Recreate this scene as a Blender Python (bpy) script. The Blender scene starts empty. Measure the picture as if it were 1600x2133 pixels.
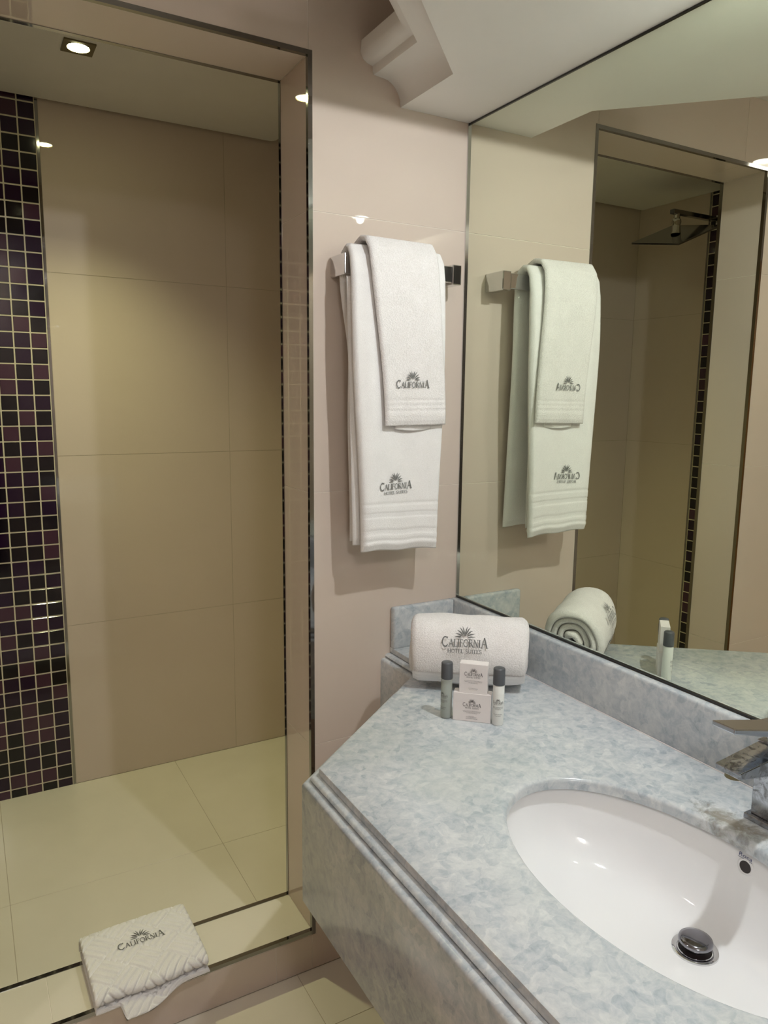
import bpy, bmesh, math, random
from mathutils import Vector, Matrix
random.seed(7)
PI = math.pi
scene = bpy.context.scene
COL = scene.collection

# ------------------------------------------------------------------ camera
F_PX = 1547.53
CAM = Vector((-1.0733, -1.51, 1.4063))
pitch, roll, yaw = 0.1561, 0.01086, 1.05446
Fv = Vector((math.cos(yaw)*math.cos(pitch), math.sin(yaw)*math.cos(pitch), -math.sin(pitch)))
Rv = Vector((math.sin(yaw), -math.cos(yaw), 0))
Uv = Rv.cross(Fv)
R2 = math.cos(roll)*Rv + math.sin(roll)*Uv
U2 = -math.sin(roll)*Rv + math.cos(roll)*Uv
cam_data = bpy.data.cameras.new('camera')
cam = bpy.data.objects.new('camera', cam_data)
COL.objects.link(cam)
m3 = Matrix((R2, U2, -Fv)).transposed()
cam.matrix_world = Matrix.Translation(CAM) @ m3.to_4x4()
cam_data.sensor_fit = 'HORIZONTAL'
cam_data.sensor_width = 36.0
cam_data.lens = 36.0*F_PX/1600.0
cam_data.clip_start = 0.02
scene.camera = cam

# ------------------------------------------------------------------ world, exposure
world = bpy.data.worlds.new('world')
scene.world = world
world.use_nodes = True
world.node_tree.nodes['Background'].inputs[0].default_value = (0.5, 0.47, 0.44, 1)
world.node_tree.nodes['Background'].inputs[1].default_value = 0.0
scene.view_settings.view_transform = 'Standard'
scene.view_settings.look = 'None'
scene.view_settings.gamma = 1.0
scene.view_settings.use_curve_mapping = False
scene.view_settings.exposure = 0.48

# lamps: place, power, colour, cone (each is built as a fixture further down)
VANITY_W, VANITY_C = 18.0, (0.95, 0.985, 1.0)
ROOM_W, ROOM_C = 8.0, (1.0, 0.92, 0.86)
FILL_S, FILL_C = 55.0, (1.0, 0.96, 0.93)
SHOWER_W, SHOWER_C = 32.0, (0.97, 0.97, 0.52)

# ------------------------------------------------------------------ materials
def new_mat(name):
    m = bpy.data.materials.new(name); m.use_nodes = True
    nt = m.node_tree; b = nt.nodes['Principled BSDF']
    return m, nt, b
def node(nt, t, **kw):
    n = nt.nodes.new(t)
    for k, v in kw.items():
        if k in n.inputs: n.inputs[k].default_value = v
        else: setattr(n, k, v)
    return n
def ramp(nt, stops):
    r = nt.nodes.new('ShaderNodeValToRGB'); e = r.color_ramp.elements
    while len(e) < len(stops): e.new(0.5)
    for i, (p, c) in enumerate(stops): e[i].position = p; e[i].color = (*c, 1)
    return r
def plain(name, col, rough=0.5, metal=0.0, **kw):
    m, nt, b = new_mat(name)
    b.inputs['Base Color'].default_value = (*col, 1)
    b.inputs['Roughness'].default_value = rough
    b.inputs['Metallic'].default_value = metal
    for k, v in kw.items(): b.inputs[k].default_value = v
    return m
def mottled(name, c1, c2, scale, rough, bump=0.0, detail=4, coord='Object', bscale=None):
    m, nt, b = new_mat(name)
    tc = node(nt, 'ShaderNodeTexCoord')
    nz = node(nt, 'ShaderNodeTexNoise', Scale=scale, Detail=detail)
    nt.links.new(tc.outputs[coord], nz.inputs['Vector'])
    r = ramp(nt, [(0.3, c1), (0.7, c2)])
    nt.links.new(nz.outputs['Fac'], r.inputs['Fac'])
    nt.links.new(r.outputs['Color'], b.inputs['Base Color'])
    b.inputs['Roughness'].default_value = rough
    if bump:
        nb = node(nt, 'ShaderNodeTexNoise', Scale=bscale or scale, Detail=3)
        nt.links.new(tc.outputs[coord], nb.inputs['Vector'])
        bp = node(nt, 'ShaderNodeBump', Strength=bump, Distance=0.002)
        nt.links.new(nb.outputs['Fac'], bp.inputs['Height'])
        nt.links.new(bp.outputs['Normal'], b.inputs['Normal'])
    return m

M = {}
M['tile_wall'] = mottled('polished_beige_tile', (0.650, 0.552, 0.472), (0.675, 0.575, 0.494), 3.0, 0.015)
M['tile_floor'] = mottled('polished_cream_tile', (0.74, 0.69, 0.58), (0.79, 0.74, 0.63), 4.0, 0.13)
M['grout'] = plain('grout', (0.47, 0.40, 0.31), 0.8)
M['grout_wall'] = plain('pale_wall_grout', (0.84, 0.77, 0.69), 0.7)
M['grout_light'] = plain('light_grout', (0.68, 0.62, 0.48), 0.8)
M['paint'] = mottled('white_paint', (0.82, 0.80, 0.77), (0.85, 0.83, 0.80), 6, 0.45, 0.05, bscale=60)
M['chrome'] = plain('chrome', (0.72, 0.72, 0.73), 0.08, 1.0)
M['trim_metal'] = plain('polished_trim_steel', (0.30, 0.295, 0.285), 0.06, 1.0)
M['mirror'] = plain('mirror_silver', (0.845, 0.89, 0.765), 0.0, 1.0)
M['dark_chrome'] = plain('dull_chrome', (0.27, 0.265, 0.29), 0.12, 1.0)
M['lever_chrome'] = plain('grey_chrome', (0.42, 0.45, 0.50), 0.16, 1.0)
M['dark_edge'] = plain('dark_mirror_edge', (0.02, 0.02, 0.018), 0.3)
M['ceramic'] = plain('white_ceramic', (0.82, 0.82, 0.83), 0.06)
M['black_hole'] = plain('overflow_dark', (0.02, 0.012, 0.012), 0.5)
M['glass_black'] = plain('black_glass_tile', (0.004, 0.002, 0.006), 0.08)
M['glass_purple'] = plain('dark_purple_glass_tile', (0.016, 0.003, 0.024), 0.08)
M['glass_plum'] = plain('plum_glass_tile', (0.058, 0.020, 0.043), 0.10)
M['logo'] = plain('grey_thread', (0.16, 0.16, 0.155), 0.8)
M['ink'] = plain('dark_ink', (0.10, 0.09, 0.09), 0.6)
M['ink_light'] = plain('grey_ink', (0.30, 0.28, 0.28), 0.6)
M['blue_ink'] = plain('blue_glaze', (0.03, 0.05, 0.16), 0.3)
M['card'] = plain('white_card', (0.80, 0.75, 0.74), 0.45)
M['cap'] = plain('grey_plastic', (0.085, 0.09, 0.10), 0.32)
M['lotion'] = plain('white_bottle_plastic', (0.82, 0.83, 0.80), 0.3)
M['clear'] = plain('clear_bottle_plastic', (0.86, 0.90, 0.86), 0.12, 0.0, **{'Transmission Weight': 0.75, 'IOR': 1.35})
M['brass_dark'] = plain('aged_bronze', (0.20, 0.17, 0.10), 0.35, 1.0)
M['lamp_ring'] = plain('lamp_ring_white', (0.85, 0.83, 0.78), 0.3)

def terry(name, c1, c2, scale=420, strength=0.55):
    m, nt, b = new_mat(name)
    tc = node(nt, 'ShaderNodeTexCoord')
    n1 = node(nt, 'ShaderNodeTexNoise', Scale=scale, Detail=2)
    n2 = node(nt, 'ShaderNodeTexNoise', Scale=28, Detail=2)
    for n in (n1, n2): nt.links.new(tc.outputs['Object'], n.inputs['Vector'])
    mx = node(nt, 'ShaderNodeMath', operation='ADD')
    sc = node(nt, 'ShaderNodeMath', operation='MULTIPLY'); sc.inputs[1].default_value = 0.35
    nt.links.new(n2.outputs['Fac'], sc.inputs[0])
    nt.links.new(n1.outputs['Fac'], mx.inputs[0]); nt.links.new(sc.outputs[0], mx.inputs[1])
    r = ramp(nt, [(0.45, c1), (0.85, c2)])
    nt.links.new(mx.outputs[0], r.inputs['Fac'])
    nt.links.new(r.outputs['Color'], b.inputs['Base Color'])
    b.inputs['Roughness'].default_value = 0.95
    b.inputs['Specular IOR Level'].default_value = 0.15
    bp = node(nt, 'ShaderNodeBump', Strength=strength, Distance=0.0025)
    nt.links.new(n1.outputs['Fac'], bp.inputs['Height'])
    nt.links.new(bp.outputs['Normal'], b.inputs['Normal'])
    return m
M['terry'] = terry('white_terry', (0.74, 0.71, 0.69), (0.86, 0.83, 0.82))
M['terry_fine'] = terry('white_terry_fine', (0.80, 0.78, 0.765), (0.88, 0.86, 0.85), 700, 0.3)

def stone(name, stain=False):
    m, nt, b = new_mat(name)
    tc = node(nt, 'ShaderNodeTexCoord')
    geo = node(nt, 'ShaderNodeNewGeometry')
    # warp the coordinates so that the crystals look broken
    nz = node(nt, 'ShaderNodeTexNoise', Scale=26, Detail=4)
    nt.links.new(geo.outputs['Position'], nz.inputs['Vector'])
    wv = node(nt, 'ShaderNodeVectorMath', operation='MULTIPLY_ADD')
    nt.links.new(nz.outputs['Color'], wv.inputs[0]); wv.inputs[1].default_value = (0.035, 0.035, 0.035)
    nt.links.new(geo.outputs['Position'], wv.inputs[2])
    vo = node(nt, 'ShaderNodeTexVoronoi', Scale=62)
    nt.links.new(wv.outputs[0], vo.inputs['Vector'])
    ve = node(nt, 'ShaderNodeTexVoronoi', Scale=62, feature='DISTANCE_TO_EDGE')
    nt.links.new(wv.outputs[0], ve.inputs['Vector'])
    sep = node(nt, 'ShaderNodeSeparateColor'); nt.links.new(vo.outputs['Color'], sep.inputs[0])
    big = node(nt, 'ShaderNodeTexNoise', Scale=5.5, Detail=5, Roughness=0.62)
    nt.links.new(geo.outputs['Position'], big.inputs['Vector'])
    fine = node(nt, 'ShaderNodeTexNoise', Scale=75, Detail=5, Roughness=0.65)
    nt.links.new(wv.outputs[0], fine.inputs['Vector'])
    # value = .30*cell + .45*big + .25*fine
    a = node(nt, 'ShaderNodeMath', operation='MULTIPLY'); nt.links.new(sep.outputs[0], a.inputs[0]); a.inputs[1].default_value = 0.13
    c = node(nt, 'ShaderNodeMath', operation='MULTIPLY_ADD'); nt.links.new(big.outputs['Fac'], c.inputs[0]); c.inputs[1].default_value = 0.42; nt.links.new(a.outputs[0], c.inputs[2])
    d = node(nt, 'ShaderNodeMath', operation='MULTIPLY_ADD'); nt.links.new(fine.outputs['Fac'], d.inputs[0]); d.inputs[1].default_value = 0.52; nt.links.new(c.outputs[0], d.inputs[2])
    r = ramp(nt, [(0.34, (0.32, 0.365, 0.415)), (0.46, (0.45, 0.495, 0.535)), (0.57, (0.56, 0.59, 0.61)), (0.74, (0.71, 0.725, 0.72))])
    nt.links.new(d.outputs[0], r.inputs['Fac'])
    # pale crystal borders
    er = ramp(nt, [(0.0, (0.22, 0.22, 0.22)), (0.06, (0, 0, 0))])
    nt.links.new(ve.outputs['Distance'], er.inputs['Fac'])
    mx = node(nt, 'ShaderNodeMix', data_type='RGBA')
    nt.links.new(er.outputs['Color'], mx.inputs['Factor'])
    nt.links.new(r.outputs['Color'], mx.inputs['A']); mx.inputs['B'].default_value = (0.66, 0.67, 0.66, 1)
    # greenish drift
    g = node(nt, 'ShaderNodeTexNoise', Scale=3.1, Detail=3)
    nt.links.new(geo.outputs['Position'], g.inputs['Vector'])
    gr = ramp(nt, [(0.50, (0, 0, 0)), (0.72, (0.5, 0.5, 0.5))])
    nt.links.new(g.outputs['Fac'], gr.inputs['Fac'])
    m2 = node(nt, 'ShaderNodeMix', data_type='RGBA')
    nt.links.new(gr.outputs['Color'], m2.inputs['Factor'])
    nt.links.new(mx.outputs['Result'], m2.inputs['A']); m2.inputs['B'].default_value = (0.42, 0.47, 0.44, 1)
    out = m2.outputs['Result']
    if stain:   # brown water marks in the stone beside the tap
        sb = node(nt, 'ShaderNodeVectorMath', operation='SUBTRACT'); nt.links.new(wv.outputs[0], sb.inputs[0]); sb.inputs[1].default_value = (-0.118, -0.875, 0.815)
        ms = node(nt, 'ShaderNodeVectorMath', operation='MULTIPLY'); nt.links.new(sb.outputs[0], ms.inputs[0]); ms.inputs[1].default_value = (24, 10, 6)
        ln = node(nt, 'ShaderNodeVectorMath', operation='LENGTH'); nt.links.new(ms.outputs[0], ln.inputs[0])
        mu = node(nt, 'ShaderNodeMath', operation='MULTIPLY_ADD'); nt.links.new(fine.outputs['Fac'], mu.inputs[0]); mu.inputs[1].default_value = 1.5; nt.links.new(ln.outputs['Value'], mu.inputs[2])
        sr = ramp(nt, [(0.55, (0.75, 0.75, 0.75)), (0.85, (0.0, 0.0, 0.0))])
        dv = node(nt, 'ShaderNodeMath', operation='DIVIDE'); nt.links.new(mu.outputs[0], dv.inputs[0]); dv.inputs[1].default_value = 1.7
        nt.links.new(dv.outputs[0], sr.inputs['Fac'])
        m4 = node(nt, 'ShaderNodeMix', data_type='RGBA'); nt.links.new(sr.outputs['Color'], m4.inputs['Factor'])
        nt.links.new(out, m4.inputs['A']); m4.inputs['B'].default_value = (0.23, 0.20, 0.14, 1)
        out = m4.outputs['Result']
    nt.links.new(out, b.inputs['Base Color'])
    b.inputs['Roughness'].default_value = 0.17
    bp = node(nt, 'ShaderNodeBump', Strength=0.06, Distance=0.001)
    nt.links.new(d.outputs[0], bp.inputs['Height']); nt.links.new(bp.outputs['Normal'], b.inputs['Normal'])
    return m
M['stone'] = stone('blue_grey_crystalline_stone')
M['stone_top'] = stone('blue_grey_crystalline_stone_top', True)

def spotted_chrome():
    m, nt, b = new_mat('water_spotted_chrome')
    tc = node(nt, 'ShaderNodeTexCoord')
    n1 = node(nt, 'ShaderNodeTexNoise', Scale=45, Detail=5, Roughness=0.7, Distortion=1.2)
    nt.links.new(tc.outputs['Object'], n1.inputs['Vector'])
    r = ramp(nt, [(0.45, (0.42, 0.445, 0.49)), (0.62, (0.22, 0.225, 0.235))])
    nt.links.new(n1.outputs['Fac'], r.inputs['Fac']); nt.links.new(r.outputs['Color'], b.inputs['Base Color'])
    r2 = ramp(nt, [(0.4, (0.10, 0.10, 0.10)), (0.65, (0.38, 0.38, 0.38))])
    nt.links.new(n1.outputs['Fac'], r2.inputs['Fac']); nt.links.new(r2.outputs['Color'], b.inputs['Roughness'])
    b.inputs['Metallic'].default_value = 1.0
    return m
M['tap'] = spotted_chrome()
def emit(name, col, s):
    m, nt, b = new_mat(name)
    b.inputs['Base Color'].default_value = (0.9, 0.9, 0.9, 1)
    b.inputs['Emission Color'].default_value = (*col, 1); b.inputs['Emission Strength'].default_value = s
    return m

# ------------------------------------------------------------------ helpers
def box(bm, x0, x1, y0, y1, z0, z1):
    if x0 > x1: x0, x1 = x1, x0
    if y0 > y1: y0, y1 = y1, y0
    if z0 > z1: z0, z1 = z1, z0
    v = [bm.verts.new(p) for p in ((x0,y0,z0),(x1,y0,z0),(x1,y1,z0),(x0,y1,z0),(x0,y0,z1),(x1,y0,z1),(x1,y1,z1),(x0,y1,z1))]
    for f in ((0,3,2,1),(4,5,6,7),(0,1,5,4),(1,2,6,5),(2,3,7,6),(3,0,4,7)): bm.faces.new([v[i] for i in f])
    return v
def bevel(bm, w, seg=2):
    bmesh.ops.bevel(bm, geom=list(bm.edges), offset=w, segments=seg, affect='EDGES', profile=0.5)
def obj(name, bm, mat, parent=None, smooth=False, angle=None):
    me = bpy.data.meshes.new(name)
    bmesh.ops.recalc_face_normals(bm, faces=bm.faces)
    bm.to_mesh(me); bm.free()
    if smooth:
        for p in me.polygons: p.use_smooth = True
        if angle: me.set_sharp_from_angle(angle=math.radians(angle))
    if isinstance(mat, str): mat = M[mat]
    me.materials.append(mat)
    o = bpy.data.objects.new(name, me); COL.objects.link(o)
    if parent: o.parent = parent; o.matrix_parent_inverse = parent.matrix_world.inverted()
    return o
def boxo(name, dims, mat, parent=None, bev=0.0, seg=2, smooth=False):
    bm = bmesh.new(); box(bm, *dims)
    if bev: bevel(bm, bev, seg)
    return obj(name, bm, mat, parent, smooth=bool(bev) and smooth, angle=50 if smooth else None)
def empty(name, loc, rz=0.0):
    o = bpy.data.objects.new(name, None); COL.objects.link(o)
    o.location = loc; o.rotation_euler = (0, 0, rz); o.empty_display_size = 0.05
    bpy.context.view_layer.update()
    return o
def tag(o, label=None, cat=None, group=None, kind=None):
    if label: o['label'] = label
    if cat: o['category'] = cat
    if group: o['group'] = group
    if kind: o['kind'] = kind
    return o
def struct(o, label, cat): return tag(o, label, cat, kind='structure')
def grid_mesh(rings, close_u=False, close_v=False, bm=None, caps=False):
    bm = bm or bmesh.new()
    V = [[bm.verts.new(p) for p in r] for r in rings]
    n, k = len(V), len(V[0])
    for i in range(n - (0 if close_u else 1)):
        a, b = V[i], V[(i+1) % n]
        for j in range(k - (0 if close_v else 1)):
            bm.faces.new((a[j], a[(j+1) % k], b[(j+1) % k], b[j]))
    if caps:
        bm.faces.new(V[0][::-1]); bm.faces.new(V[-1])
    return bm
def lathe(bm, prof, c, n=32, cap0=True, cap1=True):
    rings = [[(c[0]+r*math.cos(2*PI*i/n), c[1]+r*math.sin(2*PI*i/n), c[2]+z) for i in range(n)] for r, z in prof]
    V = [[bm.verts.new(p) for p in r] for r in rings]
    for a, b in zip(V, V[1:]):
        for j in range(n): bm.faces.new((a[j], a[(j+1) % n], b[(j+1) % n], b[j]))
    if cap0: bm.faces.new(V[0][::-1])
    if cap1: bm.faces.new(V[-1])
    return bm
def offset_line(pts, d):
    out = []; n = len(pts); nr = []
    for a, b in zip(pts, pts[1:]):
        dx, dy = b[0]-a[0], b[1]-a[1]; l = math.hypot(dx, dy); nr.append((dy/l, -dx/l))
    for i, p in enumerate(pts):
        if i == 0: k = nr[0]; out.append((p[0]+k[0]*d, p[1]+k[1]*d)); continue
        if i == n-1: k = nr[-1]; out.append((p[0]+k[0]*d, p[1]+k[1]*d)); continue
        a, b = nr[i-1], nr[i]; s = 1 + a[0]*b[0] + a[1]*b[1]
        out.append((p[0]+(a[0]+b[0])*d/s, p[1]+(a[1]+b[1])*d/s))
    return out
def sweep(pts, prof, bm=None):
    rings = []
    for off, z in prof: rings.append([(x, y, z) for x, y in offset_line(pts, off)])
    return grid_mesh(list(map(list, zip(*rings))), close_v=True, bm=bm, caps=True)

# ------------------------------------------------------------------ lettering (serif capitals drawn as strokes) and the agave emblem
def arc(cx, cy, rx, ry, a0, a1, n=12):
    return [(cx+rx*math.cos(math.radians(a0+(a1-a0)*i/n)), cy+ry*math.sin(math.radians(a0+(a1-a0)*i/n))) for i in range(n+1)]
K, T = 0.17, 0.075
def ser(x, y, w=0.30): return ([(x-w/2, y), (x+w/2, y)], 0.06)
GL = {
 'C': (0.86, [(arc(0.46, 0.5, 0.38, 0.46, 48, 312, 18), 0.13), ([(0.72, 0.80), (0.74, 1.0)], T), ([(0.70, 0.14), (0.78, 0.28)], T)]),
 'A': (0.92, [([(0.12, 0.0), (0.46, 1.0)], T), ([(0.46, 1.0), (0.80, 0.0)], K), ([(0.24, 0.36), (0.66, 0.36)], T), ser(0.12, 0.03, 0.26), ser(0.80, 0.03, 0.28)]),
 'L': (0.66, [([(0.16, 0.0), (0.16, 1.0)], K), ([(0.05, 0.03), (0.60, 0.03)], T), ([(0.58, 0.0), (0.60, 0.28)], T), ser(0.16, 0.97)]),
 'I': (0.36, [([(0.18, 0.0), (0.18, 1.0)], K), ser(0.18, 0.03), ser(0.18, 0.97)]),
 'F': (0.66, [([(0.17, 0.0), (0.17, 1.0)], K), ([(0.05, 0.97), (0.60, 0.97)], T), ([(0.59, 0.98), (0.60, 0.74)], T), ([(0.17, 0.52), (0.46, 0.52)], T), ([(0.46, 0.42), (0.46, 0.62)], T), ser(0.17, 0.03)]),
 'O': (0.92, [(arc(0.46, 0.5, 0.38, 0.46, 0, 360, 26), 0.12)]),
 'R': (0.84, [([(0.17, 0.0), (0.17, 1.0)], K), (arc(0.36, 0.75, 0.24, 0.23, 90, -90, 10), 0.11), ([(0.05, 0.97), (0.38, 0.97)], T), ([(0.17, 0.51), (0.38, 0.51)], T), ([(0.40, 0.52), (0.80, 0.0)], K), ser(0.17, 0.03)]),
 'N': (0.92, [([(0.16, 0.0), (0.16, 1.0)], T), ([(0.16, 1.0), (0.76, 0.0)], K), ([(0.76, 0.0), (0.76, 1.0)], T), ser(0.16, 0.03), ser(0.76, 0.97)]),
 'H': (0.90, [([(0.17, 0.0), (0.17, 1.0)], K), ([(0.73, 0.0), (0.73, 1.0)], K), ([(0.17, 0.5), (0.73, 0.5)], T), ser(0.17, 0.03), ser(0.17, 0.97), ser(0.73, 0.03), ser(0.73, 0.97)]),
 'T': (0.78, [([(0.39, 0.0), (0.39, 1.0)], K), ([(0.05, 0.97), (0.73, 0.97)], T), ([(0.06, 0.98), (0.05, 0.74)], T), ([(0.72, 0.98), (0.73, 0.74)], T), ser(0.39, 0.03)]),
 'E': (0.70, [([(0.17, 0.0), (0.17, 1.0)], K), ([(0.05, 0.97), (0.60, 0.97)], T), ([(0.59, 0.98), (0.60, 0.76)], T), ([(0.17, 0.52), (0.46, 0.52)], T), ([(0.05, 0.03), (0.64, 0.03)], T), ([(0.62, 0.02), (0.64, 0.27)], T)]),
 'S': (0.66, [(arc(0.33, 0.74, 0.22, 0.22, 30, 250, 12) + arc(0.32, 0.26, 0.25, 0.23, 80, -150, 12), 0.13)]),
 'U': (0.88, [([(0.18, 1.0), (0.18, 0.36)] + arc(0.44, 0.34, 0.26, 0.30, 180, 360, 12) + [(0.70, 1.0)], 0.12), ser(0.18, 0.97), ser(0.70, 0.97)]),
 ' ': (0.45, []),
}
def stroke(pts, w):
    # closed polygon strip quads around a polyline
    q = []
    L, R = [], []
    for i, p in enumerate(pts):
        a = pts[max(i-1, 0)]; b = pts[min(i+1, len(pts)-1)]
        dx, dy = b[0]-a[0], b[1]-a[1]; l = math.hypot(dx, dy) or 1
        nx, ny = -dy/l*w/2, dx/l*w/2
        L.append((p[0]+nx, p[1]+ny)); R.append((p[0]-nx, p[1]-ny))
    for i in range(len(pts)-1): q.append([R[i], R[i+1], L[i+1], L[i]])
    return q
def text_polys(s, width, cx, base, h, sizes=None):
    wid = [GL[c][0]*(sizes[i] if sizes else 1) for i, c in enumerate(s)]
    k = width/sum(wid); x = cx - width/2; out = []
    for i, c in enumerate(s):
        sz = sizes[i] if sizes else 1
        drop = -(sz-1)*0.18
        for pts, w in GL[c][1]:
            for q in stroke(pts, w):
                out.append([(x + px*k*sz, base + h*(py*sz + drop)) for px, py in q])
        x += wid[i]*k
    return out
def emblem_polys(cx, base, w, h):
    out = []
    # one half of the fan: (tip x, tip y, control x, control y, start along the leaf)
    leaves = [(0.26, 1.00, 0.06, 0.60, 0.14), (0.55, 0.88, 0.22, 0.66, 0.20), (0.78, 0.62, 0.40, 0.52, 0.24), (0.96, 0.34, 0.52, 0.34, 0.26), (1.0, 0.06, 0.52, 0.14, 0.28)]
    for s in (-1, 1):
        for i, (tx, ty, bx, by, t0) in enumerate(leaves):
            b0 = (0.03, 0.0); n = 8; L, R = [], []
            for j in range(n+1):
                q = j/n; t = t0+(1-t0)*q
                x = (1-t)**2*b0[0] + 2*t*(1-t)*bx + t*t*tx
                y = (1-t)**2*b0[1] + 2*t*(1-t)*by + t*t*ty
                dx = (2*(1-t)*(bx-b0[0]) + 2*t*(tx-bx))*w/2; dy = (2*(1-t)*(by-b0[1]) + 2*t*(ty-by))*h
                l = math.hypot(dx, dy) or 1
                wd = w*(0.006 + 0.058*math.sin(PI*(0.04+0.94*q**0.75))**1.1)
                px, py = cx + s*x*w/2, base + y*h
                L.append((px-dy/l*wd*0.5*s, py+dx/l*wd*0.5)); R.append((px+dy/l*wd*0.5*s, py-dx/l*wd*0.5))
            for j in range(n): out.append([R[j], R[j+1], L[j+1], L[j]])
    return out
def logo_polys(W, hotel=True):
    p = text_polys('CALIFORNIA', W, 0, 0, 0.155*W, [1.38]+[1.0]*8+[1.38])
    p += emblem_polys(0, 0.185*W, 0.44*W, 0.26*W)
    if hotel: p += text_polys('HOTEL SUITES', 0.74*W, 0, -0.125*W, 0.078*W)
    return p
def bars(rows):
    # rows of tiny illegible print: (y, width, height)
    out = []
    rnd = random.Random(3)
    for y, w, h in rows:
        x = -w/2
        while x < w/2 - 0.0006:
            l = min(rnd.uniform(0.0012, 0.0034), w/2 - x)
            out.append([(x, y), (x+l, y), (x+l, y+h), (x, y+h)]); x += l + 0.0005
    return out
def print_on(name, polys, fn, mat, parent, maxlen=None):
    bm = bmesh.new()
    for q in polys:
        vs = [bm.verts.new(fn(u, v)) for u, v in q]
        bm.faces.new(vs)
    me = bpy.data.meshes.new(name); bm.to_mesh(me); bm.free()
    me.materials.append(M[mat]); o = bpy.data.objects.new(name, me); COL.objects.link(o)
    if parent: o.parent = parent; o.matrix_parent_inverse = parent.matrix_world.inverted()
    return o

# ------------------------------------------------------------------ dimensions
A = -0.406          # right edge of the shower opening
AL = -1.112         # left edge
HT = 2.092          # head of opening
CURB = 0.1054
DW = 0.162          # wall thickness
D = 1.221           # shower back wall
LX = -1.912         # shower left wall
RX = 0.06           # shower right wall
ZS = 2.315          # shower ceiling panel
ZM = 2.283          # main ceiling
ZC = 2.0305         # soffit over the vanity
XL, YF = -2.35, -2.45
TT = 0.008; JD = 0.0010; G = 0.0007   # tile thickness, half joint

# ------------------------------------------------------------------ floor
bm = bmesh.new(); box(bm, XL, RX+0.1, YF, D+0.1, -0.06, -JD)
floor = struct(obj('floor', bm, 'grout'), 'polished cream tiled floor of bathroom and shower', 'floor')
xs = [XL, -1.658, -1.052, -0.4465, 0.0]
def tiles(parent, name, mat, xs, ys, zs, axis, face, skip=None, sgn=1, bev=0.0004):
    # tiles laid on a plane; axis = normal axis, face = outer coordinate, the body goes sgn*TT behind it
    for a0, a1 in zip(xs, xs[1:]):
        for b0, b1 in zip(ys if axis != 1 else zs, (ys if axis != 1 else zs)[1:]):
            lo, hi = a0+G, a1-G; p, q = b0+G, b1-G
            if skip and skip(lo, hi, p, q): continue
            bm = bmesh.new()
            if axis == 2: box(bm, lo, hi, p, q, face, face+sgn*TT)
            elif axis == 1: box(bm, lo, hi, face, face+sgn*TT, p, q)
            bevel(bm, bev, 1)
            obj(name, bm, mat, parent)
tiles(floor, 'floor_tile', 'tile_floor', xs, [YF, -1.975, -1.375, -0.775, -0.175, 0.0], None, 2, 0.0, sgn=-1)
xs2 = [LX, -1.65, -1.0445, -0.441, RX]
tiles(floor, 'floor_tile', 'tile_floor', xs2, [DW, 0.6125, D], None, 2, 0.0, sgn=-1)

# ------------------------------------------------------------------ wall with the shower opening
bm = bmesh.new()
box(bm, A+JD, 0.12, JD, DW-JD, 0, ZM+0.08)
box(bm, XL, AL-JD, JD, DW-JD, 0, ZM+0.08)
box(bm, AL-JD, A+JD, JD, DW-JD, HT+JD, ZM+0.08)
box(bm, AL-JD, A+JD, JD, DW-JD, 0, CURB-JD)
wall_back = struct(obj('wall_back', bm, 'grout_wall'), 'beige tiled wall around the shower opening', 'wall')
def vt(parent, x0, x1, y0, y1, z0, z1, mat='tile_wall', name='wall_tile'):
    return boxo(name, (x0, x1, y0, y1, z0, z1), mat, parent, 0.0003, 1)
ZJ = [0.0, 0.589, 1.189, 1.789, ZM]
for z0, z1 in zip(ZJ, ZJ[1:]):
    vt(wall_back, A+G, 0.0, 0, TT, z0+G, z1-G)
    for x0, x1 in ((AL-0.6, AL), (XL, AL-0.6)):
        vt(wall_back, x0+G, x1-G, 0, TT, z0+G, z1-G)
    for xa, xb in ((A, A+TT), (AL-TT, AL)):      # jambs
        zz0 = max(z0, CURB); zz1 = min(z1, HT)
        if zz1 > zz0: vt(wall_back, xa, xb, TT, DW-TT, zz0+G, zz1-G, name='jamb_tile')
vt(wall_back, -1.0+G, A-G, 0, TT, HT+G, ZM-G)
vt(wall_back, AL+G, -1.0-G, 0, TT, HT+G, ZM-G)
for x0, x1 in ((-1.0, A), (AL, -1.0)):
    vt(wall_back, x0+G, x1-G, TT, DW-TT, HT, HT+TT, name='lintel_tile')
for x0, x1 in ((-0.991, A), (AL, -0.991)):
    boxo('sill_tile', (x0+G, x1-G, TT, DW-TT, CURB-TT, CURB), 'tile_floor', wall_back, 0.0006, 1)
for x0, x1 in ((-0.50, A), (-1.0, -0.50), (AL, -1.0)):
    vt(wall_back, x0+G, x1-G, 0, TT, 0.002, CURB-0.012, name='curb_tile')
vt(wall_back, A+TT, RX, DW-TT, DW, 0, ZS+0.03, name='wall_panel'); vt(wall_back, LX, AL-TT, DW-TT, DW, 0, ZS+0.03, name='wall_panel'); vt(wall_back, AL, A, DW-TT, DW, HT+TT, ZS+0.03, name='wall_panel')

# steel trims round the opening, outer (room side) and inner (shower side)
def frame_trim(name, y0, y1, w, label):
    bm = bmesh.new(); e = 0.0012
    box(bm, A-e, A+w, y0, y1, CURB-0.010, HT+w)
    box(bm, AL-w, AL+e, y0, y1, CURB-0.010, HT+w)
    box(bm, AL+e, A-e, y0, y1, HT-e, HT+w)
    box(bm, AL+e, A-e, y0, y1, CURB-w, CURB+e)
    o = obj(name, bm, 'trim_metal'); return struct(o, label, 'trim')
frame_trim('trim_1', -0.0015, 0.0095, 0.0085, 'polished steel strip framing the shower opening on the room side')
frame_trim('trim_2', DW-0.0105, DW+0.0015, 0.0085, 'polished steel strip framing the shower opening on the shower side')

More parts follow.
